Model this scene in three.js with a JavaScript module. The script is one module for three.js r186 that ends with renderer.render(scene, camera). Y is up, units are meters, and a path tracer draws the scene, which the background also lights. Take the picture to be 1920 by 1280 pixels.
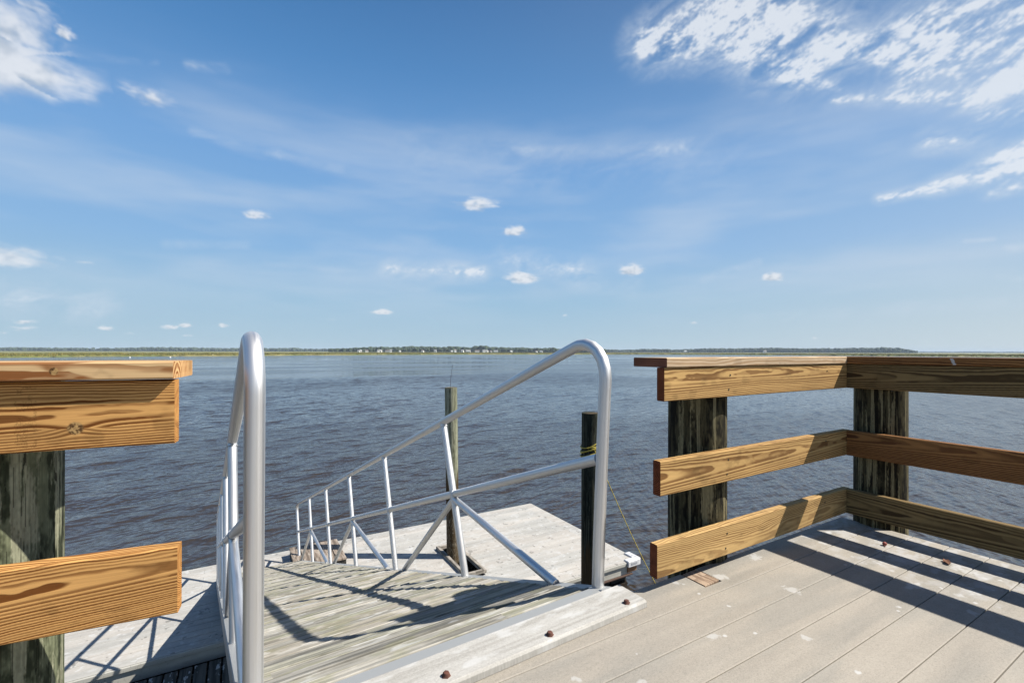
import * as THREE from 'three';
import { mergeGeometries, mergeVertices } from 'three/addons/utils/BufferGeometryUtils.js';

// ---------------------------------------------------------------- camera
const D2R = Math.PI / 180;
const YAW = 30.5;                              // the lens looks 30.5 degrees right of the gangway's pier edge normal
const EYE = 0.945;
const renderer = new THREE.WebGLRenderer({ antialias: true });
renderer.setSize(1024, 682);
renderer.toneMapping = THREE.LinearToneMapping;
renderer.toneMappingExposure = 1.8;
renderer.shadowMap.enabled = true;
const scene = new THREE.Scene();
const camera = new THREE.PerspectiveCamera(2 * Math.atan(640 / 870) / D2R, 1.5, 0.05, 20000);
camera.position.set(0, EYE, 0);
camera.rotation.set(0, -YAW * D2R, 0.13 * D2R, 'YXZ');
camera.setViewOffset(1920, 1280, 0, -19, 1920, 1280);   // rising front of the lens
camera.updateProjectionMatrix();

// ---------------------------------------------------------------- noise
const hash = (x, y, z) => { let h = Math.imul(x, 374761393) ^ Math.imul(y, 668265263) ^ Math.imul(z, 1274126177); h = Math.imul(h ^ (h >>> 13), 1103515245); h ^= h >>> 16; return (h >>> 0) / 4294967296; };
function vn(x, y = 0, z = 0) {
  const xi = Math.floor(x), yi = Math.floor(y), zi = Math.floor(z);
  let u = x - xi, v = y - yi, w = z - zi; u = u * u * (3 - 2 * u); v = v * v * (3 - 2 * v); w = w * w * (3 - 2 * w);
  const L = (a, b, t) => a + (b - a) * t;
  const lo = L(L(hash(xi, yi, zi), hash(xi + 1, yi, zi), u), L(hash(xi, yi + 1, zi), hash(xi + 1, yi + 1, zi), u), v);
  if (w === 0) return lo;
  return L(lo, L(L(hash(xi, yi, zi + 1), hash(xi + 1, yi, zi + 1), u), L(hash(xi, yi + 1, zi + 1), hash(xi + 1, yi + 1, zi + 1), u), v), w);
}
function fbm(x, y, z, o = 4) { let s = 0, a = 0.5, t = 0; for (let i = 0; i < o; i++) { s += a * vn(x, y, z); t += a; x = x * 2.03 + 17.1; y = y * 2.03 + 9.2; z = z ? z * 2.03 + 3.7 : 0; a *= 0.5; } return s / t; }
const clamp = (x, a = 0, b = 1) => Math.min(b, Math.max(a, x));
const sstep = (a, b, x) => { x = clamp((x - a) / (b - a)); return x * x * (3 - 2 * x); };
const lerp = (a, b, t) => a + (b - a) * t;
const mix3 = (a, b, t) => [lerp(a[0], b[0], t), lerp(a[1], b[1], t), lerp(a[2], b[2], t)];
const toLin = (c) => c.map((v) => { v /= 255; return v <= 0.04045 ? v / 12.92 : ((v + 0.055) / 1.055) ** 2.4; });
const toS = (v) => { v = clamp(v); return v <= 0.0031308 ? v * 12.92 * 255 : (1.055 * v ** (1 / 2.4) - 0.055) * 255; };
let seed = 7; const rnd = () => { seed = (seed * 1664525 + 1013904223) >>> 0; return seed / 4294967296; };

// ---------------------------------------------------------------- sky
const SKY_GAIN = 1 / 1.8;
{
  const W = 4096, H = 2048, HALF = H / 2, N = 1030;
  const data = new Float32Array(W * H * 4);
  // cloud bank strokes: azimuth, elevation of both ends, half width (degrees), density
  const strokes = [[46.8,32.3,52.1,32.0,2.2,0.8],[46.5,33.1,51.8,34.0,1.5,0.55],[54.1,34.2,59.4,31.1,3.0,0.8],[56.3,31.4,62.3,26.9,2.1,0.9],[62.3,26.7,65.5,24.9,0.7,0.6],[59.9,32.6,65.1,30.8,2.1,0.6],[64.6,28.4,70.9,26.7,1.6,0.9],[70.9,27.1,74.5,26.3,2.1,1],[74.5,26.3,78.6,26.1,2.6,1],[73.1,26.1,78.6,23.4,2.9,1],[70.9,25.1,76.2,23.8,1.3,0.6],[71.5,23.9,69.7,23.5,0.5,0.6],[65.1,24.1,70.9,22.8,0.7,0.75],[70.9,22.8,74.5,21.3,0.7,0.8],[74.5,21.3,78.6,21.3,0.8,0.8],[75.8,19.7,78.6,19.1,0.9,0.6],[72.4,18.6,75.5,18.1,1.0,0.65],[68.9,14.5,73.1,14.7,0.5,0.9],[73.1,14.7,76.5,15.2,0.8,0.8],[76.5,15.2,78.6,15.9,1.3,0.8],[76.3,13.4,78.6,13.5,0.5,0.6],[74.8,9.7,76.5,9.6,0.2,0.4],[77.4,8.7,78.6,8.6,0.3,0.5],[76.9,6.3,78.6,6.1,0.3,0.4],[57.3,3.5,70.9,4.0,0.7,0.22],[70.9,4.0,78.6,4.3,0.7,0.3],[15.7,9.6,26.6,9.7,1.1,0.7],[29.8,11.2,38.4,9.6,1.6,0.5],[38.4,9.3,44.7,8.2,1.7,0.35],[53.0,8.1,58.4,9.7,0.5,0.3],[30.5,23.5,41.6,22.8,0.6,0.3],[41.6,22.8,51.3,22.4,0.6,0.45],[-4.1,21.2,3.7,20.7,0.5,0.25],[3.7,20.7,10.3,20.1,0.5,0.2],[-6.3,10.4,0.6,11.2,0.5,0.25],[18.8,22.6,54.6,20.6,3.9,0.16],[-12.5,24.8,-7.1,26.2,0.3,0.25],[-4.5,26.7,-1.3,27.3,0.4,0.4],[13.9,8.7,2.6,9.7,0.6,0.18],[78,26,96,24,3,1],[78,15.5,92,18,1.6,0.8],[78.6,21.3,90,20,1,0.7],[80,4.2,100,4.6,0.8,0.3]];
  const puffs = [[26.0,17.4,3.0,0.9,1],[30.8,14.4,1.6,0.8,1],[1.5,14.3,1.5,0.6,0.6],[14.8,4.6,1.3,0.4,0.9],[31.5,8.9,2.5,0.9,0.8],[44.9,9.6,1.6,0.9,0.8],[59.9,7.9,1.5,0.6,0.9],[-16.9,7.6,2.2,1.2,0.75],[-14.2,7.8,2.3,0.6,0.35],[-12.1,7.9,1.5,0.3,0.3],[-16.1,2.4,1.0,0.3,0.7],[-15.9,1.8,1.2,0.3,0.55],[-11.0,2.0,0.9,0.3,0.7],[-5.9,2.3,0.9,0.3,0.8],[-4.8,2.5,0.8,0.3,0.8],[-1.5,2.6,0.7,0.3,0.7],[-9.1,1.6,0.5,0.2,0.5],[-4.5,1.5,0.6,0.2,0.5],[-17.2,1.4,0.4,0.2,0.5],[51.8,3.3,0.6,0.2,0.6],[36.9,4.4,0.5,0.2,0.5],[63.6,1.4,0.4,0.2,0.5],[9.2,3.5,1.3,0.4,0.25],[-16.9,25.0,2.5,2.2,0.85],[-15.9,22.5,3.4,1.9,0.95],[-18.2,22.6,3.9,3.0,1],[-13.7,26.1,1.0,0.7,0.6],[-15.5,27.2,1.6,1.0,0.5],[-8.0,23.2,1.8,1.0,0.5],[-14.8,22.0,2.8,0.8,0.6],[72.2,1.0,0.3,0.1,0.4],[5.8,2.9,1.2,0.2,0.2]];
  for (let k = 0; k < 70; k++) {                          // the same fair-weather puffs and streaks all round the horizon
    const az = 84 + rnd() * 252, el = 1.5 + 26 * rnd() ** 2;
    if (rnd() < 0.6) puffs.push([az, el, 0.8 + rnd() * 2.2, 0.3 + rnd() * 0.7, 0.4 + rnd() * 0.5]);
    else strokes.push([az, el, az + 6 + rnd() * 10, el + rnd() * 3 - 1.5, 0.4 + rnd() * 1.6, 0.2 + rnd() * 0.6]);
  }
  const cirrus = new Float32Array(W * N), cumulus = new Float32Array(W * N), which = new Int16Array(W * N);
  const px = W / 360, col = (az) => (az - 90 + 180) * px, row = (el) => el * px;   // azimuth is counted clockwise from -z
  const each = (a0, a1, e0, e1, f) => { for (let j = Math.max(0, Math.floor(row(e0))); j <= Math.min(N - 1, row(e1)); j++) for (let i = Math.floor(col(a0)); i <= col(a1); i++) f((i % W + W) % W + j * W, i / px - 90, j / px); };
  for (const [a0, e0, a1, e1, w, d0] of strokes) { const d = Math.min(1, d0 * 1.2);
    const m = w * 3; each(Math.min(a0, a1) - m * 1.3, Math.max(a0, a1) + m * 1.3, Math.min(e0, e1) - m, Math.max(e0, e1) + m, (k, a, e) => {
      const c = Math.cos(e * D2R), dx = (a1 - a0) * c, dy = e1 - e0, qx = (a - a0) * c, qy = e - e0, t = clamp((qx * dx + qy * dy) / (dx * dx + dy * dy));
      const r = Math.hypot(qx - t * dx, qy - t * dy) / w; cirrus[k] = 1 - (1 - cirrus[k]) * (1 - d * Math.exp(-r * r * 0.9));
    });
  }
  puffs.forEach((p, n) => { if (p[3] < 0.95) { p[2] *= 0.72; p[3] *= 0.85; } });
  puffs.forEach(([a0, e0, w, h, d], n) => each(a0 - w * 3.4, a0 + w * 3.4, e0 - h * 3, e0 + h * 3, (k, a, e) => {
    const c = Math.cos(e * D2R), x = (a - a0) * c / w, y = (e - e0) / h * (e < e0 ? 1.5 : 1), v = d * Math.exp(-(x * x + y * y) * 0.8); if (v > cumulus[k]) { cumulus[k] = v; which[k] = n; }
  }));
  const stops = [[0, [180, 203, 217]], [1.5, [174, 201, 218]], [6, [158, 194, 221]], [11.5, [140, 183, 225]], [21, [118, 166, 218]], [30, [86, 139, 195]], [37, [70, 121, 177]], [55, [50, 96, 152]], [90, [38, 80, 134]]].map(([e, c]) => [e, toLin(c)]);
  const sunDir = new THREE.Vector3(0.8, 1, 0.48).normalize();
  for (let j = 0; j < H; j++) {
    const el = ((j + 0.5) / H - 0.5) * 180, e = Math.max(0, el), sy = Math.sin(el * D2R), cy = Math.cos(el * D2R);
    let k = 0; while (k < stops.length - 2 && stops[k + 1][0] < e) k++;
    const base = mix3(stops[k][1], stops[k + 1][1], clamp((e - stops[k][0]) / (stops[k + 1][0] - stops[k][0])));
    for (let i = 0; i < W; i++) {
      const ph = ((i + 0.5) / W - 0.5) * 2 * Math.PI, x = Math.cos(ph) * cy, z = Math.sin(ph) * cy;
      const g = Math.max(0, x * sunDir.x + sy * sunDir.y + z * sunDir.z);
      const veil = 0.5 * g ** 2.5 + 0.25 * g ** 24;           // forward scattering round the sun
      const hz = Math.max(0, x * 0.885 + z * 0.465) ** 1.5 * sstep(20, 0, e) * 0.22;   // brighter haze low down on the sun's side
      let c = [base[0] + veil * 0.30 + hz * 0.75, base[1] + veil * 0.20 + hz * 0.42, base[2] + veil * 0.05 + hz * 0.12];
      if (j >= HALF && j - HALF < N) {
        const m = (j - HALF) * W + i, ci = cirrus[m], cu = cumulus[m];
        if (ci > 0.02) {
          const az = i / px - 90, A = az * cy, u = A * 0.98 + e * 0.17, v = e * 0.98 - A * 0.17, wp = fbm(u * 0.30 + 3, v * 0.5, 0, 3) * 3;
          const n1 = fbm(u * 0.42 + wp * 0.6, v * 0.9 + wp, 0, 5), n2 = fbm(u * 1.3 + wp, v * 1.9 - wp, 0, 5), n3 = fbm(u * 3.4 - wp * 2, v * 7 + wp * 3, 0, 4);
          const q = ci * 0.9 + (n1 - 0.5) * 1.2 + (n2 - 0.5) * 0.9 + (n3 - 0.5) * 0.5, body = sstep(0.0, 1.45, q) * sstep(0.62, 1.02, ci), soft = ci * 0.8 * sstep(0.15, 0.75, n1) * (0.35 + 0.9 * n3 + 0.4 * n2);
          const t = (soft + body * (0.05 + 1.1 * sstep(0.22, 0.75, n2 * 0.6 + n3 * 0.4))) * sstep(0.01, 0.22, ci);
          c = mix3(c, mix3([0.62, 0.71, 0.82], [0.83, 0.87, 0.92], sstep(0.3, 0.95, t)), clamp(t * 0.82, 0, 0.82));
        }
        if (cu > 0.02) {
          const [a0, e0, w, h] = puffs[which[m]], az = i / px - 90 - (i / px - 90 > a0 + 180 ? 360 : 0), X = (az - a0) * cy / w, Y = (e - e0) / h, sd = which[m] * 7.3, big = h > 0.95;
          const n = fbm(X * 1.3 + sd, Y * 1.1, 0, 5), lump = fbm(X * 2.6 + sd + 9, Y * 2.2 + 4, 0, 4), wisp = fbm(X * 2 + Y + sd, Y * 5 + 2, 0, 4);
          const t = sstep(0.14, big ? 1.0 : 0.82, cu * (big ? 1.2 : 1) + (n - 0.5) * 0.85 + (lump - 0.5) * 0.4 + (wisp - 0.5) * 0.4) * sstep(0.02, 0.4, cu) * 0.84;
          c = mix3(c, mix3([0.50, 0.56, 0.64], [0.84, 0.86, 0.89], sstep(-0.15, 0.6, Y * 0.35 + (lump - 0.4) * 1.6 + 0.2)), t);
        }
        const az = i / px - 90, q1 = fbm(x * 3.2, sy * 15, z * 3.2 + 15, 5), q2 = fbm(x * 9, sy * 60, z * 9 + 2, 5);   // thin high veils
        const thin = sstep(0.36, 0.7, q1) * (0.3 + 0.9 * q2) * sstep(1, 9, e) * sstep(31, 20, e) * 0.36;
        c = mix3(c, [0.66, 0.73, 0.82], clamp(thin, 0, 0.5));
      }
      const o = (j * W + i) * 4; data[o] = c[0] * SKY_GAIN; data[o + 1] = c[1] * SKY_GAIN; data[o + 2] = c[2] * SKY_GAIN; data[o + 3] = 1;
    }
  }
  const t = new THREE.DataTexture(data, W, H, THREE.RGBAFormat, THREE.FloatType);
  t.mapping = THREE.EquirectangularReflectionMapping; t.magFilter = t.minFilter = THREE.LinearFilter; t.needsUpdate = true;
  scene.background = t; scene.environment = t;
}

// ---------------------------------------------------------------- sun
const sun = new THREE.DirectionalLight(new THREE.Color().setRGB(1, 0.945, 0.85), 5);
sun.position.set(0.8, 1, 0.48).multiplyScalar(40);
sun.castShadow = true; sun.shadow.mapSize.set(4096, 4096); sun.shadow.radius = 1;
Object.assign(sun.shadow.camera, { left: -16, right: 16, top: 16, bottom: -16, near: 1, far: 90 });
scene.add(sun, sun.target);

// ---------------------------------------------------------------- helpers
const used = {};
const numbered = (n) => { const k = used[n] = (used[n] ?? -1) + 1; return k ? `${n}_${String(k).padStart(3, '0')}` : n; };
function obj(name, geo, mat, parent) {
  const m = new THREE.Mesh(geo, mat); m.castShadow = m.receiveShadow = true;
  m.name = parent ? name : numbered(name); (parent ?? scene).add(m); return m;
}
function thing(name, label, category, pos = [0, 0, 0], turn = 0, group) {
  const o = new THREE.Group(); o.name = numbered(name); o.position.set(...pos); o.rotation.y = turn; scene.add(o);
  o.userData = { label, category }; if (group) o.userData.group = group; return o;
}
function tag(o, label, category, group) { Object.assign(o.userData, { label, category }); if (group) o.userData.group = group; return o; }
const structure = (o) => { o.userData.kind = 'structure'; return o; };
function tex(W, H, f, { srgb = true, wrap = true, k: gain = srgb ? 0.8 : 1 } = {}) {         // f(u, v) gives linear colour (or a height)
  const d = new Uint8Array(W * H * 4);
  for (let j = 0; j < H; j++) for (let i = 0; i < W; i++) {
    const c = f((i + 0.5) / W, (j + 0.5) / H, i, j), o = (j * W + i) * 4;
    if (typeof c === 'number') d[o] = d[o + 1] = d[o + 2] = clamp(c) * 255; else for (let k = 0; k < 3; k++) d[o + k] = srgb ? toS(c[k] * gain) : clamp(c[k]) * 255;
    d[o + 3] = 255;
  }
  const t = new THREE.DataTexture(d, W, H); t.magFilter = t.minFilter = THREE.LinearFilter;
  if (wrap) t.wrapS = t.wrapT = THREE.RepeatWrapping;
  if (srgb) t.colorSpace = THREE.SRGBColorSpace; t.needsUpdate = true; return t;
}
const std = (p) => new THREE.MeshStandardMaterial(p);
const rgb = (r, g, b, k = 0.8) => new THREE.Color().setRGB(r * k, g * k, b * k);
// a prism along x with a (z, y) profile; uvOf(face, x, y, z) -> [u, v]; face: 0 front +z, 1 back, 2 top, 3 bottom, 4 right end, 5 left end
function prism(profile, L, uvOf, segs = 1) {
  const P = [], N = [], UV = [], n = profile.length;
  const put = (x, y, z, nx, ny, nz, f) => { P.push(x, y, z); N.push(nx, ny, nz); const q = uvOf ? uvOf(f, x, y, z) : [x, y + z]; UV.push(q[0], q[1]); };
  for (let i = 0; i < n; i++) {
    const [z0, y0] = profile[i], [z1, y1] = profile[(i + 1) % n]; let ny = z0 - z1, nz = y1 - y0; const l = Math.hypot(ny, nz) || 1; ny /= l; nz /= l; ny = -ny; nz = -nz;
    const f = Math.abs(nz) > Math.abs(ny) ? (nz > 0 ? 0 : 1) : ny > 0 ? 2 : 3;
    for (let s = 0; s < segs; s++) {
      const a = -L / 2 + L * s / segs, b = -L / 2 + L * (s + 1) / segs;
      for (const [x, y, z] of [[a, y0, z0], [a, y1, z1], [b, y1, z1], [a, y0, z0], [b, y1, z1], [b, y0, z0]]) put(x, y, z, 0, ny, nz, f);
    }
  }
  const tri = THREE.ShapeUtils.triangulateShape(profile.map(([z, y]) => new THREE.Vector2(z, y)), []);
  for (let t of tri) { const [A, B, C] = t.map((k) => profile[k]); if ((B[0] - A[0]) * (C[1] - A[1]) - (B[1] - A[1]) * (C[0] - A[0]) > 0) t = [t[0], t[2], t[1]]; for (const k of t) put(L / 2, profile[k][1], profile[k][0], 1, 0, 0, 4); for (const k of [t[0], t[2], t[1]]) put(-L / 2, profile[k][1], profile[k][0], -1, 0, 0, 5); }
  const g = new THREE.BufferGeometry();
  g.setAttribute('position', new THREE.Float32BufferAttribute(P, 3)); g.setAttribute('normal', new THREE.Float32BufferAttribute(N, 3)); g.setAttribute('uv', new THREE.Float32BufferAttribute(UV, 2));
  return g;
}
// clockwise seen from +x so that the normals point outwards
const rectProfile = (h, t, c) => [[-t / 2 + c, -h / 2], [-t / 2, -h / 2 + c], [-t / 2, h / 2 - c], [-t / 2 + c, h / 2], [t / 2 - c, h / 2], [t / 2, h / 2 - c], [t / 2, -h / 2 + c], [t / 2 - c, -h / 2]];
const bar = (L, h, t, c = 0.003, uvOf, segs) => prism(rectProfile(h, t, c), L, uvOf, segs);
function placeUV(g, m, fn) {                                       // uv from the world position of each vertex
  const p = g.attributes.position, uv = g.attributes.uv, v = new THREE.Vector3();
  for (let i = 0; i < p.count; i++) { v.fromBufferAttribute(p, i).applyMatrix4(m); const q = fn(v); uv.setXY(i, q[0], q[1]); }
  return g;
}
function tube(points, r, sides = 14, steps = 40, tension = 0.5) { const c = new THREE.CatmullRomCurve3(points.map((p) => new THREE.Vector3(...p)), false, 'centripetal', tension); return new THREE.TubeGeometry(c, steps, r, sides, false); }
function capped(points, r, sides, steps) {
  const g = tube(points, r, sides, steps), parts = [g];
  for (const e of [0, 1]) { const a = new THREE.Vector3(...points[e ? points.length - 1 : 0]), b = new THREE.Vector3(...points[e ? points.length - 2 : 1]); const c = new THREE.CircleGeometry(r, sides); c.lookAt(a.clone().sub(b)); c.translate(a.x, a.y, a.z); parts.push(c); }
  return mergeGeometries(parts);
}

// ---------------------------------------------------------------- water, marsh
const WATER = -3.23;
{
  const TILE = 14, S = 1024, waves = [];
  const wind = 22 * D2R;
  for (let k = 0; k < 60; k++) {
    const lam = 0.11 * (1.1 / 0.11) ** (k / 59), a = wind + (rnd() + rnd() + rnd() - 1.5) * 1.15, n = TILE / lam;
    const kx = Math.round(n * Math.sin(a)), kz = Math.round(n * Math.cos(a)); if (kx || kz) waves.push([kx * 2 * Math.PI, kz * 2 * Math.PI, rnd() * 6.28, TILE / Math.hypot(kx, kz)]);
  }
  const h = new Float32Array(S * S); let lo = 9, hi = -9;
  for (const [kx, kz, p, lam] of waves) { const amp = 0.0036 * lam ** 0.72; for (let j = 0; j < S; j++) for (let i = 0; i < S; i++) { const q = Math.sin(kx * i / S + kz * j / S + p); h[j * S + i] += amp * (q + 0.25 * q * q); } }
  for (const v of h) { lo = Math.min(lo, v); hi = Math.max(hi, v); }
  const bump = tex(S, S, (u, v, i, j) => (h[j * S + i] - lo) / (hi - lo), { srgb: false });
  bump.repeat.set(1 / TILE, 1 / TILE);
  const rough = tex(512, 512, (u, v) => { const n = fbm(Math.abs(u - 0.5) * 9, v * 22, 0, 4); return [0, 0.03 + 0.14 * sstep(0.35, 0.7, n), 0]; }, { srgb: false });
  rough.wrapS = rough.wrapT = THREE.MirroredRepeatWrapping; rough.repeat.set(1 / 260, 1 / 260);
  const X0 = -38, X1 = 66, Z0 = -84, Z1 = 2, c = 0.15, nx = Math.round((X1 - X0) / c), nz = Math.round((Z1 - Z0) / c);
  const swell = []; for (let k = 0; k < 22; k++) { const lam = 0.75 * 4 ** (k / 21), a = wind + (rnd() + rnd() - 1) * 1.1; swell.push([2 * Math.PI / lam * Math.sin(a), 2 * Math.PI / lam * Math.cos(a), rnd() * 6.28, 0.0041 * lam ** 0.75]); }
  const P = new Float32Array((nx + 1) * (nz + 1) * 3), UV = new Float32Array((nx + 1) * (nz + 1) * 2);
  for (let j = 0; j <= nz; j++) for (let i = 0; i <= nx; i++) {
    const x = X0 + (X1 - X0) * i / nx, z = Z0 + (Z1 - Z0) * j / nz; let y = 0;
    const f = sstep(0, 12, Math.min(x - X0, X1 - x)) * sstep(0, 14, z - Z0) * sstep(0, 1, Z1 - z) * (0.65 + 0.7 * vn(x * 0.09, z * 0.13 + 40));
    if (f > 0) for (const [kx, kz, p, a] of swell) { const q = Math.sin(kx * x + kz * z + p); y += a * (q + 0.3 * q * q); }
    const o = j * (nx + 1) + i; P[o * 3] = x; P[o * 3 + 1] = y * f; P[o * 3 + 2] = z; UV[o * 2] = x; UV[o * 2 + 1] = z;
  }
  const I = new Uint32Array(nx * nz * 6); let q = 0;
  for (let j = 0; j < nz; j++) for (let i = 0; i < nx; i++) { const a = j * (nx + 1) + i, b = a + 1, d = a + nx + 1, e = d + 1; I[q++] = a; I[q++] = d; I[q++] = b; I[q++] = b; I[q++] = d; I[q++] = e; }
  const g = new THREE.BufferGeometry(); g.setAttribute('position', new THREE.BufferAttribute(P, 3)); g.setAttribute('uv', new THREE.BufferAttribute(UV, 2)); g.setIndex(new THREE.BufferAttribute(I, 1)); g.computeVertexNormals();
  const B = 9000, parts = [g];
  for (const [a, b, d, e] of [[-B, X0, -B, B], [X1, B, -B, B], [X0, X1, -B, Z0], [X0, X1, Z1, B]]) {
    const r = new THREE.PlaneGeometry(b - a, e - d, 1, 1).rotateX(-Math.PI / 2).translate((a + b) / 2, 0, (d + e) / 2), p = r.attributes.position;
    for (let i = 0; i < 4; i++) r.attributes.uv.setXY(i, p.getX(i), p.getZ(i)); parts.push(r);
  }
  const w = obj('water', mergeGeometries(parts), new THREE.MeshPhysicalMaterial({ color: rgb(0.040, 0.033, 0.027), roughness: 1, roughnessMap: rough, ior: 1.6, bumpMap: bump, bumpScale: hi - lo }));
  w.position.y = WATER; structure(w); w.userData.label = 'rippled brown-blue river water';
}
const MARSH_TOP = WATER + 1.45;
const polar = (az, r, y = 0) => [r * Math.sin(az * D2R), y, -r * Math.cos(az * D2R)];
const shoreR = (az) => { const t = [[-70, 330], [-20, 400], [0, 470], [20, 610], [31, 690], [42, 790], [60, 760], [75, 640], [110, 520]]; let k = 0; while (k < t.length - 2 && t[k + 1][0] < az) k++; return lerp(t[k][1], t[k + 1][1], clamp((az - t[k][0]) / (t[k + 1][0] - t[k][0]))) + 26 * (fbm(az * 0.35, 3, 0, 3) - 0.5) + 8 * (vn(az * 2.3, 9) - 0.5); };
{
  const P = [], UV = [], I = [], rings = [[0, -0.4], [1.2, 0.45], [3, 0.75], [6, 1.35], [40, 1.45], [160, 1.45], [500, 1.5], [1200, 1.5], [8000, 1.5]]; let n = 0;
  for (let az = -70; az <= 110.001; az += 0.3, n++) { const r0 = shoreR(az); for (const [d, y] of rings) { const r = d >= 1200 ? Math.max(d === 1200 ? 1900 : 8600, r0 + d * 0.2) : r0 + d; const p = polar(az, r, WATER + y); P.push(...p); UV.push(p[0], p[2]); } }
  const m = rings.length; for (let i = 0; i < n - 1; i++) for (let j = 0; j < m - 1; j++) { const a = i * m + j, b = a + m; I.push(a, b, a + 1, b, b + 1, a + 1); }
  const g = new THREE.BufferGeometry(); g.setAttribute('position', new THREE.Float32BufferAttribute(P, 3)); g.setAttribute('uv', new THREE.Float32BufferAttribute(UV, 2)); g.setIndex(I); g.computeVertexNormals();
  const map = tex(512, 512, (u, v) => { const a = fbm(u * 12, v * 12, 0, 4), b = vn(u * 150, v * 150); return mix3(mix3([0.16, 0.18, 0.045], [0.27, 0.24, 0.085], sstep(0.35, 0.65, a)), [0.05, 0.055, 0.02], b * 0.5); });
  map.repeat.set(1 / 230, 1 / 230);
  structure(obj('marsh', g, std({ map, roughness: 1, side: THREE.DoubleSide })));
  const tuft = new THREE.BufferGeometry(), tp = [];
  for (let k = 0; k < 14; k++) { const a = rnd() * 6.28, r = rnd() * 1.3, x = Math.cos(a) * r, z = Math.sin(a) * r, hh = 0.6 + rnd() * 0.9, b = rnd() * 6.28, w = 0.22; tp.push(x - w * Math.cos(b), 0, z - w * Math.sin(b), x + w * Math.cos(b), 0, z + w * Math.sin(b), x + 0.3 * (rnd() - 0.5), hh, z + 0.3 * (rnd() - 0.5)); }
  tuft.setAttribute('position', new THREE.Float32BufferAttribute(tp, 3)); tuft.computeVertexNormals();
  const N = 9000, im = new THREE.InstancedMesh(tuft, std({ color: rgb(0.19, 0.19, 0.055), roughness: 1, side: THREE.DoubleSide }), N), M = new THREE.Matrix4(), Q = new THREE.Quaternion(), up = new THREE.Vector3(0, 1, 0), col = new THREE.Color();
  for (let k = 0; k < N; k++) {
    const az = -40 + 145 * k / N, d = 3 + 60 * rnd() ** 2, r = shoreR(az) + d, s = 0.55 + rnd() * 0.7, p = polar(az, r, WATER + (d < 5 ? 0.5 : d < 9 ? 0.8 : 1.35));
    M.compose(new THREE.Vector3(...p), Q.setFromAxisAngle(up, rnd() * 6.28), new THREE.Vector3(s, s, s)); im.setMatrixAt(k, M);
    const t = rnd(); im.setColorAt(k, col.setRGB(lerp(0.75, 1.5, t), lerp(0.8, 1.25, t), lerp(0.8, 1.1, t)));
  }
  im.name = 'marsh_grass'; im.castShadow = im.receiveShadow = true; im.userData = { kind: 'stuff', label: 'green and straw marsh grass edging the far shore', category: 'grass' }; scene.add(im);
}
// far-off woods: each reads as one mass of crowns
function crownGeometry(k) {
  const parts = [];
  for (let b = 0; b < 7; b++) {
    const g = mergeVertices(new THREE.IcosahedronGeometry(0.42 + rnd() * 0.25, 2).deleteAttribute('uv').deleteAttribute('normal')), p = g.attributes.position, o = [rnd() * 1.1 - 0.55, 0.45 + rnd() * 0.85, rnd() * 1.1 - 0.55];
    for (let i = 0; i < p.count; i++) { const f = 0.72 + 0.6 * vn(p.getX(i) * 4 + k * 9 + b, p.getY(i) * 4, p.getZ(i) * 4); p.setXYZ(i, p.getX(i) * f + o[0], p.getY(i) * f * 0.8 + o[1], p.getZ(i) * f + o[2]); }
    g.computeVertexNormals(); parts.push(g);
  }
  parts.push(mergeVertices(new THREE.CylinderGeometry(0.05, 0.08, 0.9, 5).translate(0, 0.35, 0).deleteAttribute('uv').deleteAttribute('normal')));
  parts[7].computeVertexNormals(); return mergeGeometries(parts);
}
const crownMat = std({ color: rgb(0.040, 0.060, 0.030), roughness: 1 });
const crowns = [0, 1, 2].map(crownGeometry);
function wood(label, a0, a1, r0, r1, n, height) {
  const M = new THREE.Matrix4(), Q = new THREE.Quaternion(), up = new THREE.Vector3(0, 1, 0), col = new THREE.Color();
  const im = new THREE.InstancedMesh(crowns[n % 3], crownMat, n);
  for (let k = 0; k < n; k++) {
    const az = lerp(a0, a1, (k + rnd()) / n), r = lerp(r0, r1, rnd()), hh = height(az) * (0.72 + 0.5 * rnd()), w = hh * (0.45 + 0.3 * rnd());
    M.compose(new THREE.Vector3(...polar(az, r, MARSH_TOP - 0.2)), Q.setFromAxisAngle(up, rnd() * 6.28), new THREE.Vector3(w, hh / 1.6, w)); im.setMatrixAt(k, M);
    const t = 0.75 + rnd() * 0.6; im.setColorAt(k, col.setRGB(t, t, t * 0.95));
  }
  im.name = numbered('distant_wood'); im.castShadow = im.receiveShadow = true; im.userData = { kind: 'stuff', label, category: 'wood' }; scene.add(im);
}
wood('dark green wood behind the white houses on the far shore', 9, 42, 1560, 1900, 1300, (a) => 15.5 + 5 * (vn(a * 0.6, 4) - 0.5) - 6 * sstep(30, 42, a) - 5 * sstep(14, 9, a));
wood('long bluish tree line behind the marsh, left of the houses', -75, 12, 3000, 3500, 1900, (a) => 16 + 5 * (vn(a * 0.4, 2) - 0.5));
wood('grey-blue tree line above the right railing', 40, 71.6, 2600, 3100, 1300, (a) => 13 + 6 * sstep(42, 62, a) + 4 * (vn(a * 0.5, 7) - 0.5) - 9 * sstep(69.5, 71.8, a));
wood('faint blue strip of trees at the far right horizon', 71, 112, 7000, 7600, 900, () => 15);

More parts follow.
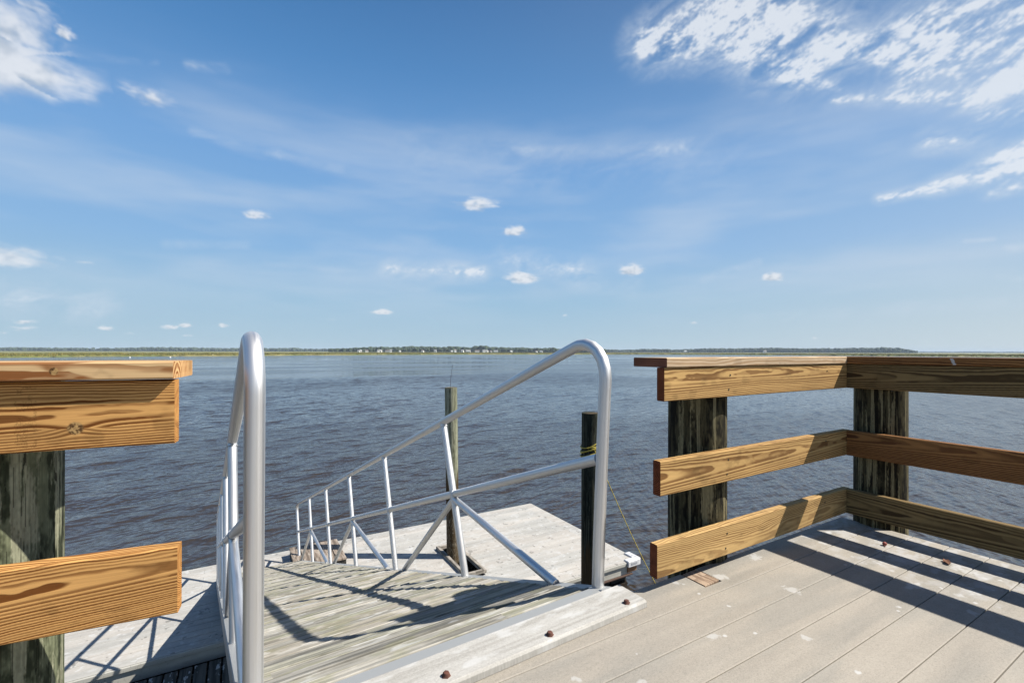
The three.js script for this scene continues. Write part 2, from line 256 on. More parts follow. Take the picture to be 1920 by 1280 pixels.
// houses, mast, buoys
{
  const walls = [rgb(0.78, 0.78, 0.76), rgb(0.72, 0.70, 0.66), rgb(0.80, 0.80, 0.80)].map((color) => std({ color, roughness: 0.8 }));
  const roofs = [rgb(0.30, 0.30, 0.31), rgb(0.55, 0.55, 0.55), rgb(0.24, 0.20, 0.18)].map((color) => std({ color, roughness: 0.8 }));
  const glass = std({ color: rgb(0.03, 0.04, 0.05), roughness: 0.1 });
  const list = [[12.2, 9, 5], [12.45, 7, 6], [13.1, 12, 5.5], [14.4, 10, 5.5], [14.7, 8, 6.5], [15.5, 20, 5], [15.85, 9, 7], [16.9, 6, 4], [19.6, 9, 6], [21.1, 10, 7.5], [23.1, 8, 4.5], [23.5, 9, 9], [24.4, 11, 7.5], [25.1, 20, 6], [26.2, 20, 6], [27.0, 11, 7], [27.35, 14, 6], [27.9, 8, 4.5], [28.5, 19, 5.5], [30.4, 8, 5], [33.5, 8, 5], [34.1, 12, 4.5], [51.0, 9, 4.5], [59.1, 10, 5]];
  const words = ['first', 'second', 'third', 'fourth', 'fifth', 'sixth', 'seventh', 'eighth', 'ninth', 'tenth', 'eleventh', 'twelfth', 'thirteenth', 'fourteenth', 'fifteenth', 'sixteenth', 'seventeenth', 'eighteenth', 'nineteenth', 'twentieth', 'twenty-first', 'twenty-second', 'last but one', 'last'];
  list.forEach(([az, w, h], k) => {
    const far = az > 45, s = far ? 1.7 : 1, r = far ? 2480 : 1500 + (k % 3) * 14;
    const size = w > 15 ? 'long low' : h > 7 ? 'tall' : 'small';
    const t = thing('house', `${size} white house on the far shore, ${words[k]} from the left`, 'house', polar(az, r, MARSH_TOP - 0.05), -az * D2R + (k % 4 - 1.5) * 0.25, 'white houses along the far shore');
    const d = 8 * s; w *= s * 0.72; h *= s * 0.78;
    obj('wall', new THREE.BoxGeometry(w, h, d).translate(0, h / 2, 0), walls[k % 3], t);
    const roof = new THREE.Shape([[-d / 2 - 0.5, 0], [d / 2 + 0.5, 0], [0, 2.6 * s]].map((p) => new THREE.Vector2(...p)));
    obj('roof', new THREE.ExtrudeGeometry(roof, { depth: w + 1, bevelEnabled: false }).rotateY(Math.PI / 2).translate(-w / 2 - 0.5, h + 0.01, 0), roofs[k % 3], t);
    for (let q = 0; q < Math.round(w / 4); q++) obj('window', new THREE.BoxGeometry(1.2, 1.5, 0.1).translate(-w / 2 + 2 + q * 4, h * 0.6, d / 2 + 0.03), glass, t);
  });
  const grey = std({ color: rgb(0.35, 0.36, 0.38), roughness: 0.6, metalness: 0.5 });
  const mast = thing('radio_mast', 'thin lattice radio mast rising above the far wood', 'mast', polar(30.5, 1640, MARSH_TOP - 0.1));
  for (const [x, z] of [[0.5, 0.3], [-0.5, 0.3], [0, -0.55]]) obj('leg', new THREE.CylinderGeometry(0.1, 0.12, 31, 6).translate(x, 15.5, z), grey, mast);
  for (let k = 0; k < 10; k++) obj('brace', new THREE.TorusGeometry(0.6, 0.06, 5, 8).rotateX(Math.PI / 2).translate(0, 1.5 + k * 3.1, 0), grey, mast);
  for (const [az, lab] of [[-9.0, 'small white buoy on the water, the one nearer the left frame edge'], [-5.9, 'small white buoy on the water, the one nearer the metal handrail']]) {
    const b = thing('buoy', lab, 'buoy', polar(az, 355, WATER - 0.1), 0, 'white buoys off the marsh');
    obj('float_body', new THREE.SphereGeometry(0.45, 14, 10).scale(1, 0.85, 1).translate(0, 0.25, 0), walls[2], b); obj('stem', new THREE.CylinderGeometry(0.08, 0.12, 0.5, 8).translate(0, 0.8, 0), grey, b);
  }
}
scene.fog = new THREE.FogExp2(0xc4d6ea, 0.0001);

// ---------------------------------------------------------------- pine boards
// a solid of annual rings, sampled on the faces of the board that is sawn from it
const PINE = { early: [0.58, 0.365, 0.145], late: [0.20, 0.098, 0.034] }, HONEY = { early: [0.66, 0.36, 0.125], late: [0.17, 0.060, 0.014] }, RED_SHADED = { early: [0.34, 0.165, 0.058], late: [0.11, 0.042, 0.016] }, BROWN_SHADED = { early: [0.27, 0.185, 0.08], late: [0.07, 0.042, 0.018] };  // the red and brown pairs are pine darkened to carry the rails' shade
function woodAt(o, x, y, z) {
  const s = o.seed * 13.7, knots = o.knots ?? [];
  let kd = 9, push = 0;
  for (const [kx, ky, kr] of knots) { const dx = (x - kx) * 0.5, dy = y - ky, d = Math.hypot(dx, dy); push += 0.012 * Math.exp(-((d / (kr * 1.6)) ** 2)) * Math.sign(dy || 1); kd = Math.min(kd, Math.hypot(x - kx, dy) / kr); }
  const wob = 0.030 * (vn(x * 1.3 + s, 3.1, s) - 0.5) + 0.010 * (vn(x * 4.3 + s, y * 14, s + 5) - 0.5) + 0.0045 * (vn(x * 11 + s, y * 45, z * 40 + s) - 0.5) + 0.0016 * (vn(x * 38 + s, y * 120, s) - 0.5);
  const yy = y - o.py - o.slope * x + wob + push, zz = z - o.pz + 0.5 * wob;
  const r = Math.hypot(yy, zz) + o.taper * x, q = r / o.ring + 0.5 * vn(r * 40 + s, 1), f = q - Math.floor(q), idx = Math.floor(q);
  const strength = 0.6 + 0.5 * hash(idx, o.seed, 5);
  const late = sstep(0.22, 0.66, f) * (1 - sstep(0.93, 1, f)) * strength;
  const fibre = 0.6 * (vn(x * 26, y * 900 + s, z * 900) - 0.5) + 0.4 * (vn(x * 7 + 3, y * 380 + s, z * 380) - 0.5), pale = sstep(0.52, 0.62, fbm(x * 9 + s, y * 30 + s, 0, 4)), blotch = fbm(x * 3 + s, y * 9, z * 9, 3) - 0.5;
  let c = mix3(o.wood.early, o.wood.late, clamp(late) * (1 - 0.45 * pale * (1 - sstep(0.02, 0.04, Math.abs(yy)))));
  const dirt = sstep(0.60, 0.70, fbm(x * 14 + s, y * 22, z * 20, 4)) * 0.18, k = 1 + fibre * 0.34 + blotch * 0.4 - dirt; c = c.map((v) => v * k);
  if (kd < 1.5) { const t = sstep(1.25, 0.85, kd), ringk = sstep(0.35, 0.65, fbm(x * 260, y * 260, 0, 3)); c = mix3(c, mix3([0.10, 0.05, 0.02], [0.46, 0.29, 0.12], ringk), t); }
  return c;
}
function pineBoard(name, L, h, t, o, parent, extra) {
  o = { py: 0.0, pz: -0.09, slope: 0.012, taper: 0.02, ring: 0.0072, wood: PINE, ...o };
  const W = 2048, ppm = W / L, hp = Math.ceil(h * ppm), tp = Math.ceil(t * ppm), H = 2 * hp + tp + 6;
  const map = tex(W, H, (u, v, i, j) => {
    const x = (u - 0.5) * L; let c;
    if (j < hp + 2) { const y = (j / hp - 0.5) * h; c = woodAt(o, x, y, t / 2); if (extra) c = extra(c, x, y); }
    else if (j < hp + tp + 4) c = woodAt(o, x, h / 2, ((j - hp - 2) / tp - 0.5) * t);
    else { const e = woodAt(o, L / 2, ((j - hp - tp - 4) / hp - 0.5) * h, (i / ppm) - t / 2); const k = o.end ?? [0.95, 0.9, 0.82]; c = [e[0] * k[0], e[1] * k[1], e[2] * k[2]]; }
    return c;
  }, { wrap: false });
  const uv = (f, x, y, z) => {
    const u = x / L + 0.5;
    if (f < 2) return [u, (1 + (y / h + 0.5) * (hp - 2)) / H];
    if (f < 4) return [u, (hp + 3 + (z / t + 0.5) * (tp - 2)) / H];
    return [(1 + (z / t + 0.5) * (tp - 2)) / W, (hp + tp + 5 + (y / h + 0.5) * (hp - 2)) / H];
  };
  return obj(name, bar(L, h, t, 0.0035, uv), new THREE.MeshPhysicalMaterial({ map, roughness: 0.8, specularIntensity: 0.25, bumpMap: map, bumpScale: 0.0006 }), parent);
}
const screwMat = std({ color: rgb(0.10, 0.085, 0.06), roughness: 0.5, metalness: 0.7 });
const screwGeo = new THREE.CylinderGeometry(0.0042, 0.0042, 0.002, 10).rotateX(Math.PI / 2);
const screw = (b, x, y, z) => { const s = obj('screw', screwGeo, screwMat, b); s.position.set(x, y, z); };

// ---------------------------------------------------------------- weathered round posts and piles
function pileMap(o) {
  return tex(768, 1280, (u, v) => {
    const a = u * 2 * Math.PI, cx = Math.cos(a) * 2, cz = Math.sin(a) * 2, y = v * o.len * (o.mottle ?? 1);
    const st = fbm(cx * 2.6, y * 1.5, cz * 2.6 + o.seed, 5), fine = vn(cx * 30, y * 6, cz * 30 + 40 + o.seed), sp = fbm(cx * 18, y * 40, cz * 18, 3), mot = fbm(cx * 5 + 4, y * 13, cz * 5 + o.seed, 5);
    let c = mix3(o.a, o.b, sstep(0.40, 0.58, st * 0.5 + mot * 0.5)); c = mix3(c, o.c, sstep(0.53, 0.62, fbm(cx * 4.5 + 7, y * 1.6 + 5, cz * 4.5 + o.seed, 5) + (sp - 0.5) * 0.12) * 0.85);
    const k = (0.6 + 0.5 * fine) * (0.7 + 0.6 * sp); c = c.map((q) => q * k);
    const crack = Math.abs(vn(cx * 5 + 3, y * 0.5, cz * 5 + o.seed) - 0.5), check = Math.abs(vn(cx * 11 + 3, y * 1.4 + 8, cz * 11 + o.seed) - 0.5); if (crack < 0.012 || (check < 0.014 && mot > 0.5)) c = c.map((q) => q * 0.25);
    if (o.tide) { const t = sstep(0.12, -0.12, y - o.tide + 0.5 * (vn(cx * 2, 1, cz * 2 + 2) - 0.5)); c = mix3(c, mix3([0.035, 0.026, 0.016], [0.10, 0.065, 0.03], fine), t); if (y < o.tide - 0.4) { const bz = vn(cx * 22, y * 30, cz * 22 + 90); if (bz > 0.72) c = mix3(c, [0.40, 0.37, 0.30], 0.75 * sstep(0.4, 0.9, o.tide - y)); } }
    return c;
  });
}
function pileGeo(r0, r1, len, sd, tile = 2.2) {                               // bottom radius, top radius, base at 0
  const g = new THREE.CylinderGeometry(r1, r0, len, 48, 40, true).translate(0, len / 2, 0), p = g.attributes.position;
  for (let i = 0; i < p.count; i++) { const x = p.getX(i), y = p.getY(i), z = p.getZ(i), l = Math.hypot(x, z), f = 1 + 0.03 * (vn(x / l * 1.4 + 3, y * 0.8, z / l * 1.4 + sd) - 0.5) + 0.014 * (vn(x / l * 5 + 9, y * 0.7, z / l * 5 + sd) - 0.5) + 0.006 * (vn(x / l * 13 + 9, y * 2, z / l * 13 + sd) - 0.5); p.setX(i, x * f); p.setZ(i, z * f); }
  for (let i = 0; i < p.count; i++) g.attributes.uv.setY(i, (p.getY(i) - len) / tile);
  g.computeVertexNormals();
  const cap = new THREE.CircleGeometry(r1 * 0.99, 40).rotateX(-Math.PI / 2).translate(0, len, 0);
  return mergeGeometries([g, cap]);
}
const pileMat = (o) => { const map = pileMap(o); return new THREE.MeshPhysicalMaterial({ map, roughness: 0.95, specularIntensity: 0.3, bumpMap: map, bumpScale: 0.005 }); };
const STAIN = { a: [0.016, 0.014, 0.009], b: [0.085, 0.074, 0.040], c: [0.27, 0.235, 0.135], mottle: 1.9 }, MOSS = { a: [0.045, 0.052, 0.030], b: [0.17, 0.185, 0.115], c: [0.34, 0.34, 0.235], mottle: 2.6 };

// ---------------------------------------------------------------- pier deck
const SEAMS = [-1.338, -1.161, -1.0065, -0.862]; while (SEAMS[SEAMS.length - 1] < 2.2) SEAMS.push(SEAMS[SEAMS.length - 1] + 0.1395);
{
  const T = 3.4;                                                   // one texture tile covers the part of the deck in view
  const drops = [[1.36, -0.99, 0.03], [1.10, -0.81, 0.04], [1.62, -0.83, 0.025], [1.90, -1.02, 0.05], [1.75, -1.24, 0.04], [2.05, -1.27, 0.05], [1.55, -1.3, 0.035], [1.22, -0.66, 0.035], [2.3, -0.6, 0.04], [1.0, -0.95, 0.02], [2.72, -0.74, 0.07], [2.6, -0.95, 0.06], [2.75, -1.08, 0.06], [2.52, -0.66, 0.05], [2.5, -1.2, 0.05], [2.78, -0.5, 0.08], [2.6, -0.3, 0.06]];
  for (let k = 0; k < 46; k++) drops.push([0.6 + rnd() * 2.3, -1.3 + rnd() * 1.7, 0.008 + 0.022 * rnd() * rnd()]);
  for (let k = 0; k < 60; k++) drops.push([2.35 + rnd() * 0.55, -1.3 + rnd() * 1.6, 0.012 + 0.05 * rnd() * rnd()]);
  const map = tex(2048, 2048, (u, v) => {
    const x = u * T, z = v * T - 1.7, row = SEAMS.findIndex((s) => s > z), tone = hash(row, 3, 1) - 0.5;
    const streak = fbm(x * 1.6, z * 26 + row * 7, 0, 4) - 0.5, grain = vn(x * 180, z * 420), sp = hash(Math.floor(u * 2048), Math.floor(v * 2048), 4);
    const bl = fbm(x * 5, z * 7, 0, 4) - 0.5, tanmix = fbm(x * 2.2 + 9, z * 14, 0, 3);
    let c = mix3([0.305, 0.282, 0.243], [0.345, 0.311, 0.262], sstep(0.35, 0.65, tanmix));
    const k = 1 + tone * 0.06 + streak * 0.22 + (grain - 0.5) * 0.17 + bl * 0.14 + (sp > 0.92 ? -0.26 : sp < 0.05 ? 0.14 : 0); c = c.map((q) => q * k);
    const nb = fbm(x * 30, z * 30, 0, 4), nf = fbm(x * 85, z * 85 + 7, 0, 3);
    for (const [dx, dz, r] of drops) { const d = Math.hypot(x - dx, (z - dz) * 1.15) / (r * 0.55); if (d < 2.2) { const t = sstep(0.30, 0.75, 0.9 - d * 0.5 + (nb - 0.5) * 1.7 + (nf - 0.5) * 0.9) * (r < 0.02 ? 0.75 : 0.5); if (t > 0) c = mix3(c, [0.56, 0.56, 0.55], t); } }
    const edge = sstep(2.2, 2.75, x + 0.5 * (nb - 0.5)) * sstep(0.44, 0.66, fbm(x * 15, z * 30 + 30, 0, 4) * 0.75 + nf * 0.25); c = mix3(c, [0.50, 0.50, 0.51], edge * 0.5);
    if (row > 0) { const ds = Math.min(SEAMS[row] - z, z - SEAMS[row - 1]); if (ds < 0.005) c = mix3(c, [0.46, 0.42, 0.365], 0.7 * sstep(0.0045, 0.002, ds) * (0.6 + 0.4 * vn(x * 12, row))); }   // paler lines along the seams
    return c;
  });
  const mat = std({ map, roughness: 0.75, bumpMap: map, bumpScale: 0.0012 }), deck = structure(new THREE.Group()); deck.name = 'pier_deck'; scene.add(deck);
  const TH = 0.026, XL = -2.2, XR = 2.985;
  const plank = (x0, x1, z0, z1, name = 'deck_board', m = mat) => {
    const w = z1 - z0 - 0.0028, hh = TH / 2, g = prism([[-w / 2, -hh], [-w / 2 - 0.0018, -hh], [-w / 2 - 0.0018, hh - 0.009], [-w / 2, hh - 0.009], [-w / 2, hh - 0.0022], [-w / 2 + 0.002, hh], [w / 2 - 0.002, hh], [w / 2, hh - 0.0022], [w / 2, -hh]], x1 - x0), o = obj(name, g, m, deck);
    o.position.set((x0 + x1) / 2, -TH / 2, (z0 + z1) / 2); o.updateMatrix(); placeUV(g, o.matrix, (p) => [p.x / T, (p.z + 1.7) / T + p.y * 0.3]); return o;
  };
  for (let k = 0; k < SEAMS.length - 1; k++) {
    if (k === 0) { plank(XL, 1.618, SEAMS[0], SEAMS[1]); plank(1.722, XR, SEAMS[0], SEAMS[1]); plank(1.618, 1.722, -1.213, SEAMS[1]); }
    else plank(XL, XR, SEAMS[k], SEAMS[k + 1]);
  }
  // weathered offcut let into the notch in the front board
  const om = tex(128, 128, (u, v) => { const a = fbm(u * 3, v * 22, 0, 4); return mix3([0.20, 0.13, 0.085], [0.42, 0.31, 0.22], sstep(0.3, 0.7, a)); });
  const off = obj('offcut', bar(0.092, 0.022, 0.112, 0.003, (f, x, y, z) => [z * 8, x * 8]), std({ map: om, roughness: 0.9, bumpMap: om, bumpScale: 0.003 }), deck); off.position.set(1.67, -0.010, -1.276); off.rotation.y = 0.04;
  const timber = tex(512, 128, (u, v) => { const a = fbm(u * 5, v * 18, 0, 4); return mix3([0.07, 0.065, 0.045], [0.20, 0.185, 0.13], sstep(0.3, 0.7, a)); }), tm = std({ map: timber, roughness: 0.9 });
  for (const z of [-1.29, -0.7, -0.1, 0.5, 1.1, 1.7]) { const b = obj('joist', bar(5.1, 0.19, 0.045, 0.003, (f, x, y, z) => [x * 0.6, (y + z) * 3]), tm, deck); b.position.set(0.39, -TH - 0.098, z); }
  for (const x of [-2.0, 0.4, 2.86]) { const b = obj('girder', bar(3.3, 0.24, 0.09, 0.003, (f, x, y, z) => [x * 0.6, (y + z) * 3]), tm, deck); b.rotation.y = Math.PI / 2; b.position.set(x, -TH - 0.32, 0.3); }
  for (const [x, z] of [[-2.0, 0.4], [0.4, 0.9], [2.86, 1.6]]) { const b = obj('support_pile', pileGeo(0.14, 0.13, 4.2, x), tm, deck); b.position.set(x, -4.65, z); }
}

// ---------------------------------------------------------------- timber railing round the pier corner
const RAIL_Z = -1.278, RAIL_X = 2.915, BT = 0.038;
{
  const t = thing('timber_railing', 'new pine railing on round posts at the right pier corner', 'railing', [0, 0, 0]);
  const pm = pileMat({ ...STAIN, len: 2.2, seed: 2 }), pm2 = pileMat({ ...STAIN, len: 2.2, seed: 11 });
  const along = (name, x0, x1, y0, h, o) => { const b = pineBoard(name, x1 - x0, h, BT, { end: [0.34, 0.17, 0.19], ...o }, t); b.position.set((x0 + x1) / 2, y0 + h / 2, RAIL_Z - BT / 2); return b; };  // deep red end grain, its shade multiplied into the colour as well
  const a1 = along('top_rail', 1.455, RAIL_X + BT, 0.748, 0.1345, { seed: 3, py: 0.02, pz: -0.03, taper: 0.012, slope: -0.012, ring: 0.0062 });
  const a2 = along('middle_rail', 1.434, RAIL_X + BT, 0.374, 0.138, { seed: 5, py: 0.015, pz: -0.034, taper: 0.014, slope: 0.01, ring: 0.0066 });
  const a3 = along('bottom_rail', 1.417, RAIL_X + BT, 0.052, 0.134, { seed: 9, py: -0.03, pz: -0.045, taper: 0.02, slope: 0.02, ring: 0.006, wood: { early: [0.57, 0.375, 0.16], late: [0.25, 0.14, 0.055] } });
  for (const b of [a1, a2, a3]) for (const [x, y] of [[-0.33, 0.028], [-0.34, -0.035], [0.5, 0.03]]) screw(b, x, y, BT / 2 + 0.0005);
  const ca = pineBoard('cap_rail', RAIL_X - 0.012 - 1.462, 0.038, 0.18, { end: [0.34, 0.2, 0.2], seed: 14, py: -0.06, pz: 0.02, taper: 0.02, ring: 0.009, wood: { early: [0.60, 0.46, 0.31], late: [0.38, 0.24, 0.13] } }, t); ca.position.set((1.462 + RAIL_X - 0.012) / 2, 0.9022, -1.271 - 0.09);  // cap end darkened for shade in the same way
  const BL = 3.2, zc = RAIL_Z + BL / 2 + 0.0;
  const across = (name, y0, h, o) => { const b = pineBoard(name, BL, h, BT, { ...o }, t); b.rotation.y = -Math.PI / 2; b.position.set(RAIL_X + BT / 2, y0 + h / 2, zc + 0.001); return b; };
  across('top_rail', 0.748, 0.1345, { seed: 21, py: 0.03, pz: -0.035, wood: BROWN_SHADED, ring: 0.006 });
  across('middle_rail', 0.374, 0.138, { seed: 23, py: 0.045, pz: -0.05, wood: RED_SHADED, ring: 0.0055 });
  across('bottom_rail', 0.052, 0.134, { seed: 29, py: 0.02, pz: -0.035, wood: BROWN_SHADED, taper: 0.016, ring: 0.0068 });
  const cb = pineBoard('cap_rail', BL + 0.175, 0.038, 0.18, { seed: 31, py: -0.05, pz: 0.03, wood: RED_SHADED, ring: 0.008 }, t, (c, x, y) => { for (const dx of [-1.05, -0.72, -0.5, -0.33, 0.1, 0.4]) { const d = Math.abs(x - dx + (y + 0.02) * 0.5 + 0.008 * vn(y * 200, dx * 9)); if (d < 0.006 && vn(dx * 77, y * 60) > 0.35) c = mix3(c, [0.62, 0.62, 0.60], 0.8); } return c; });
  cb.rotation.y = -Math.PI / 2; cb.position.set(RAIL_X - 0.009 + 0.09, 0.9022, zc - 0.0875);
  const posts = [[1.875, -1.450, pm, 2, 0.131], [3.077, -1.182, pm2, 5, 0.121], [3.085, 1.35, pm, 8, 0.129]];
  for (const [x, z, m, s, rad] of posts) { const p = obj('post', pileGeo(rad + 0.004, rad, 5.3, s), m, t); p.position.set(x, 0.88 - 5.3, z); p.rotation.y = s * 1.3; }
}
// left railing, set a little askew
{
  const t = thing('timber_railing', 'new orange pine railing end on a green weathered post, left of the gangway', 'railing', [-0.124, 0, RAIL_Z], -7 * D2R);
  const L = 1.5, put = (b, y, z) => b.position.set(b.userData.x, y, z);
  const stamp = (c, x, y) => { const u = x - (0.75 - 0.255), w = Math.abs(u % 0.011); if (u > -0.012 && u < 0.022 && Math.abs(y) < 0.062) { const n = vn(Math.floor(u * 900), Math.floor(y * 700)), line = Math.floor(u / 0.0085); if (vn(line * 5.1, Math.floor(y * 90)) > 0.45 && n > 0.6) c = c.map((q) => q * 0.7); } return c; };
  const a = pineBoard('top_rail', L, 0.1425, BT, { seed: 41, py: -0.006, pz: -0.022, ring: 0.0046, taper: 0.010, slope: 0.02, wood: HONEY, knots: [[0.75 - 0.172, -0.027, 0.0125]] }, t, stamp); a.position.set(-L / 2, 0.738 + 0.07125, -BT / 2);
  const b = pineBoard('middle_rail', L, 0.15, BT, { seed: 44, py: -0.012, pz: -0.026, ring: 0.0044, taper: 0.012, slope: 0.05, wood: HONEY }, t); b.position.set(-L / 2 + 0.006, 0.356 + 0.075, -BT / 2);
  const c = pineBoard('cap_rail', L + 0.02, 0.038, 0.184, { seed: 47, py: -0.03, pz: 0.055, ring: 0.0125, taper: 0.02, wood: { early: [0.68, 0.46, 0.24], late: [0.27, 0.105, 0.034] }, knots: [[0.76 - 0.2, 0.0, 0.007]] }, t); c.position.set(-L / 2 - 0.0085, 0.9025, 0.021 - 0.092);
  const p = obj('post', pileGeo(0.134, 0.131, 5.3, 17), pileMat({ ...MOSS, len: 2.2, seed: 5 }), t); p.position.set(-0.392, 0.88 - 5.3, -BT - 0.134); p.rotation.y = 0.8;
  const p2 = obj('post', pileGeo(0.145, 0.142, 5.3, 23), p.material, t); p2.position.set(-1.3, 0.88 - 5.3, -BT - 0.147);
}

// ---------------------------------------------------------------- aluminium gangway
const SL = Math.atan(0.3644), SC = Math.cos(SL), SS = Math.sin(SL);
{
  const WID = 1.21, t = thing('gangway', 'aluminium gangway with weathered grooved planks sloping down to the floating dock', 'gangway', [1.242, 0, -1.423], 2.4 * D2R);
  const gp = (sp, h, r) => [r, h * SC - sp * SS, -(sp * SC + h * SS)];          // along the slope, square to it, across
  const wear = tex(256, 256, (u, v) => { const n = fbm(u * 8, v * 30, 0, 4); return [0, 0.40 + 0.26 * n, 0]; }, { srgb: false });
  const spots = tex(256, 512, (u, v) => { const n = fbm(u * 10, v * 14, 0, 4), s = vn(u * 60, v * 90); const k = 0.66 + 0.14 * (n - 0.5) - (s > 0.955 ? 0.22 : 0); return [k, k, k * 1.005]; }, { k: 1 });
  spots.repeat.set(1, 3);
  const alu = std({ color: 0xffffff, map: spots, metalness: 1, roughness: 1, roughnessMap: wear });
  const dull = std({ color: rgb(0.40, 0.41, 0.41), metalness: 0.35, roughness: 0.6 });
  const R = 0.0242, r = 0.0222, H = 0.955, MID = 0.485, post = [0, 1, 2, 3, 4, 5].map((k) => 1.237 + 1.355 * k), last = post[5];
  const arch = () => {                                            // in the (s, y) plane: near post, bend, rail, bend, last post
    const pts = [[0.004, -0.03], [-0.004, 0.2], [-0.018, 0.5], [-0.032, 0.76]], dir = [SC, -SS], Rb = 0.27;
    const corner = [-0.04, -0.3644 * -0.04 + H / SC], t0 = Rb / Math.tan((90 + SL / D2R) / 2 * D2R);
    const a = [corner[0] + 0.003, corner[1] - t0], b = [corner[0] + dir[0] * t0, corner[1] + dir[1] * t0];
    for (let k = 0; k <= 10; k++) { const u = k / 10, q = 1 - u, w = 0.62, d = q * q + 2 * u * q * w + u * u; pts.push([(q * q * a[0] + 2 * u * q * w * corner[0] + u * u * b[0]) / d, (q * q * a[1] + 2 * u * q * w * corner[1] + u * u * b[1]) / d]); }
    for (let sp = 0.9; sp < last - 0.3; sp += 0.8) pts.push([sp * SC + H * SS, H * SC - sp * SS]);
    for (const [d, h] of [[0.16, H], [0.09, H - 0.008], [0.03, H - 0.035], [0.004, H - 0.09], [0, H - 0.18], [0, 0.5], [0, -0.02]]) { const sp = last - d; pts.push([sp * SC + h * SS, h * SC - sp * SS]); }
    return pts.map(([s, y]) => [0, y, -s]);
  };
  for (const side of [0, -WID]) {
    const hand = obj('handrail', capped(arch(), R, 20, 260), alu, t); hand.position.x = side;
    obj('middle_rail', capped([gp(-0.175, MID, 0), gp(last, MID, 0)], r, 16, 4), alu, hand);
    for (let k = 0; k < 5; k++) obj('post', capped([gp(post[k], 0, 0), gp(post[k], H - 0.012, 0)], r, 16, 4), alu, hand);
    for (const k of [0, 2, 4]) for (const d of [-1, 1]) { const e = k === 0 && d < 0 ? 0.29 : post[k] + d * 1.14; obj('brace', capped([gp(post[k], MID - 0.03, 0), gp(e, 0.0, 0)], r * 0.92, 14, 4), alu, hand); }
    for (const k of [0, 1, 2, 3, 4]) obj('weld_bead', new THREE.TorusGeometry(r + 0.001, 0.004, 6, 18).rotateX(-SL).translate(...gp(post[k] - r - 0.002, MID, 0)), alu, hand);
    for (const k of [0, 1, 2, 3, 4]) obj('weld_collar', new THREE.TorusGeometry(r + 0.001, 0.0035, 6, 18).rotateX(Math.PI / 2 - SL).translate(...gp(post[k], H - 0.03, 0)), alu, hand);
    const f = obj('side_frame', bar(last + 0.12, 0.085, 0.058, 0.004, (q, x, y, z) => [x * 3, (y + z) * 3]), dull, t);
    f.quaternion.setFromRotationMatrix(new THREE.Matrix4().makeBasis(new THREE.Vector3(0, -SS, -SC), new THREE.Vector3(0, SC, -SS), new THREE.Vector3(1, 0, 0)));
    f.position.set(...gp((last + 0.12) / 2 - 0.05, -0.041, side));
  }
  // grooved planks across the ramp
  const wm = tex(1024, 2048, (u, v) => {
    const x = u * 1.3, y = v * 2.6, st = fbm(x * 2.6, y * 110, 0, 4), bl = fbm(x * 4, y * 5, 0, 4), g = fbm(x * 9 + 4, y * 10, 0, 3), fine = vn(x * 60, y * 700), wh = fbm(x * 7 + 20, y * 26, 0, 4);
    let c = mix3([0.185, 0.178, 0.156], [0.41, 0.393, 0.352], sstep(0.30, 0.66, st * 0.6 + bl * 0.4)); c = mix3(c, [0.22, 0.225, 0.125], sstep(0.50, 0.72, g) * 0.38);
    const k = 0.85 + 0.3 * fine; c = c.map((q) => q * k); return mix3(c, [0.52, 0.52, 0.50], sstep(0.64, 0.74, wh) * 0.7);
  });
  const woods = [[1, 1, 1], [0.82, 0.82, 0.82], [1.12, 1.11, 1.09], [0.92, 0.93, 0.86], [1.04, 1.0, 0.95]].map((c) => new THREE.MeshPhysicalMaterial({ map: wm, color: rgb(...c, 1), roughness: 0.95, specularIntensity: 0.3, bumpMap: wm, bumpScale: 0.003 }));
  const pitch = 0.0945, n = Math.floor((last + 0.08) / pitch), wide = WID - 0.064;
  for (let k = 0; k < n; k++) {
    const w = pitch - 0.012 - 0.005 * hash(k, 6, 6), sp = 0.012 + pitch * (k + 0.5), o1 = hash(k, 1, 1) * 1.3, o2 = sp / 2.6 + hash(k, 2, 2);
    const g0 = 0.16 * w * (hash(k, 8, 1) - 0.5), cup = 0.003 + 0.003 * hash(k, 9, 1), prof = [[-w / 2, -0.03], [-w / 2, cup - 0.003], [-w / 2 + 0.003, cup], [-w / 4, 0.0004], [g0, -0.0006], [w / 4, 0.0004], [w / 2 - 0.003, cup], [w / 2, cup - 0.003], [w / 2, -0.03]];
    const b = obj('plank', prism(prof, wide - 0.006 * hash(k, 4, 4), (f, x, y, z) => [(x + o1) / 1.3, o2 + (z + y) / 2.6]), woods[Math.floor(hash(k, 7, 7) * 5)], t);
    b.position.set(...gp(sp, 0.003 + 0.005 * (hash(k, 3, 3) - 0.5), -WID / 2)); b.rotation.set(-SL + (hash(k, 5, 5) - 0.5) * 0.07, 0, 0);
  }
  for (let k = 0; k < 7; k++) { const b = obj('cross_member', bar(WID - 0.05, 0.05, 0.05), alu, t); b.position.set(...gp(0.3 + k * 1.22, -0.053, -WID / 2)); b.rotation.x = -SL; }
  const hinge = obj('hinge_plate', bar(WID + 0.03, 0.010, 0.075, 0.003, (q, x, y, z) => [x * 2, z * 3]), dull, t); hinge.position.set(-WID / 2, 0.006, 0.030); hinge.rotation.x = -0.10;
  const toe = obj('toe_plate', bar(WID, 0.008, 0.30, 0.003), alu, t); toe.position.set(...gp(last + 0.16, -0.03, -WID / 2)); toe.rotation.x = -0.16;
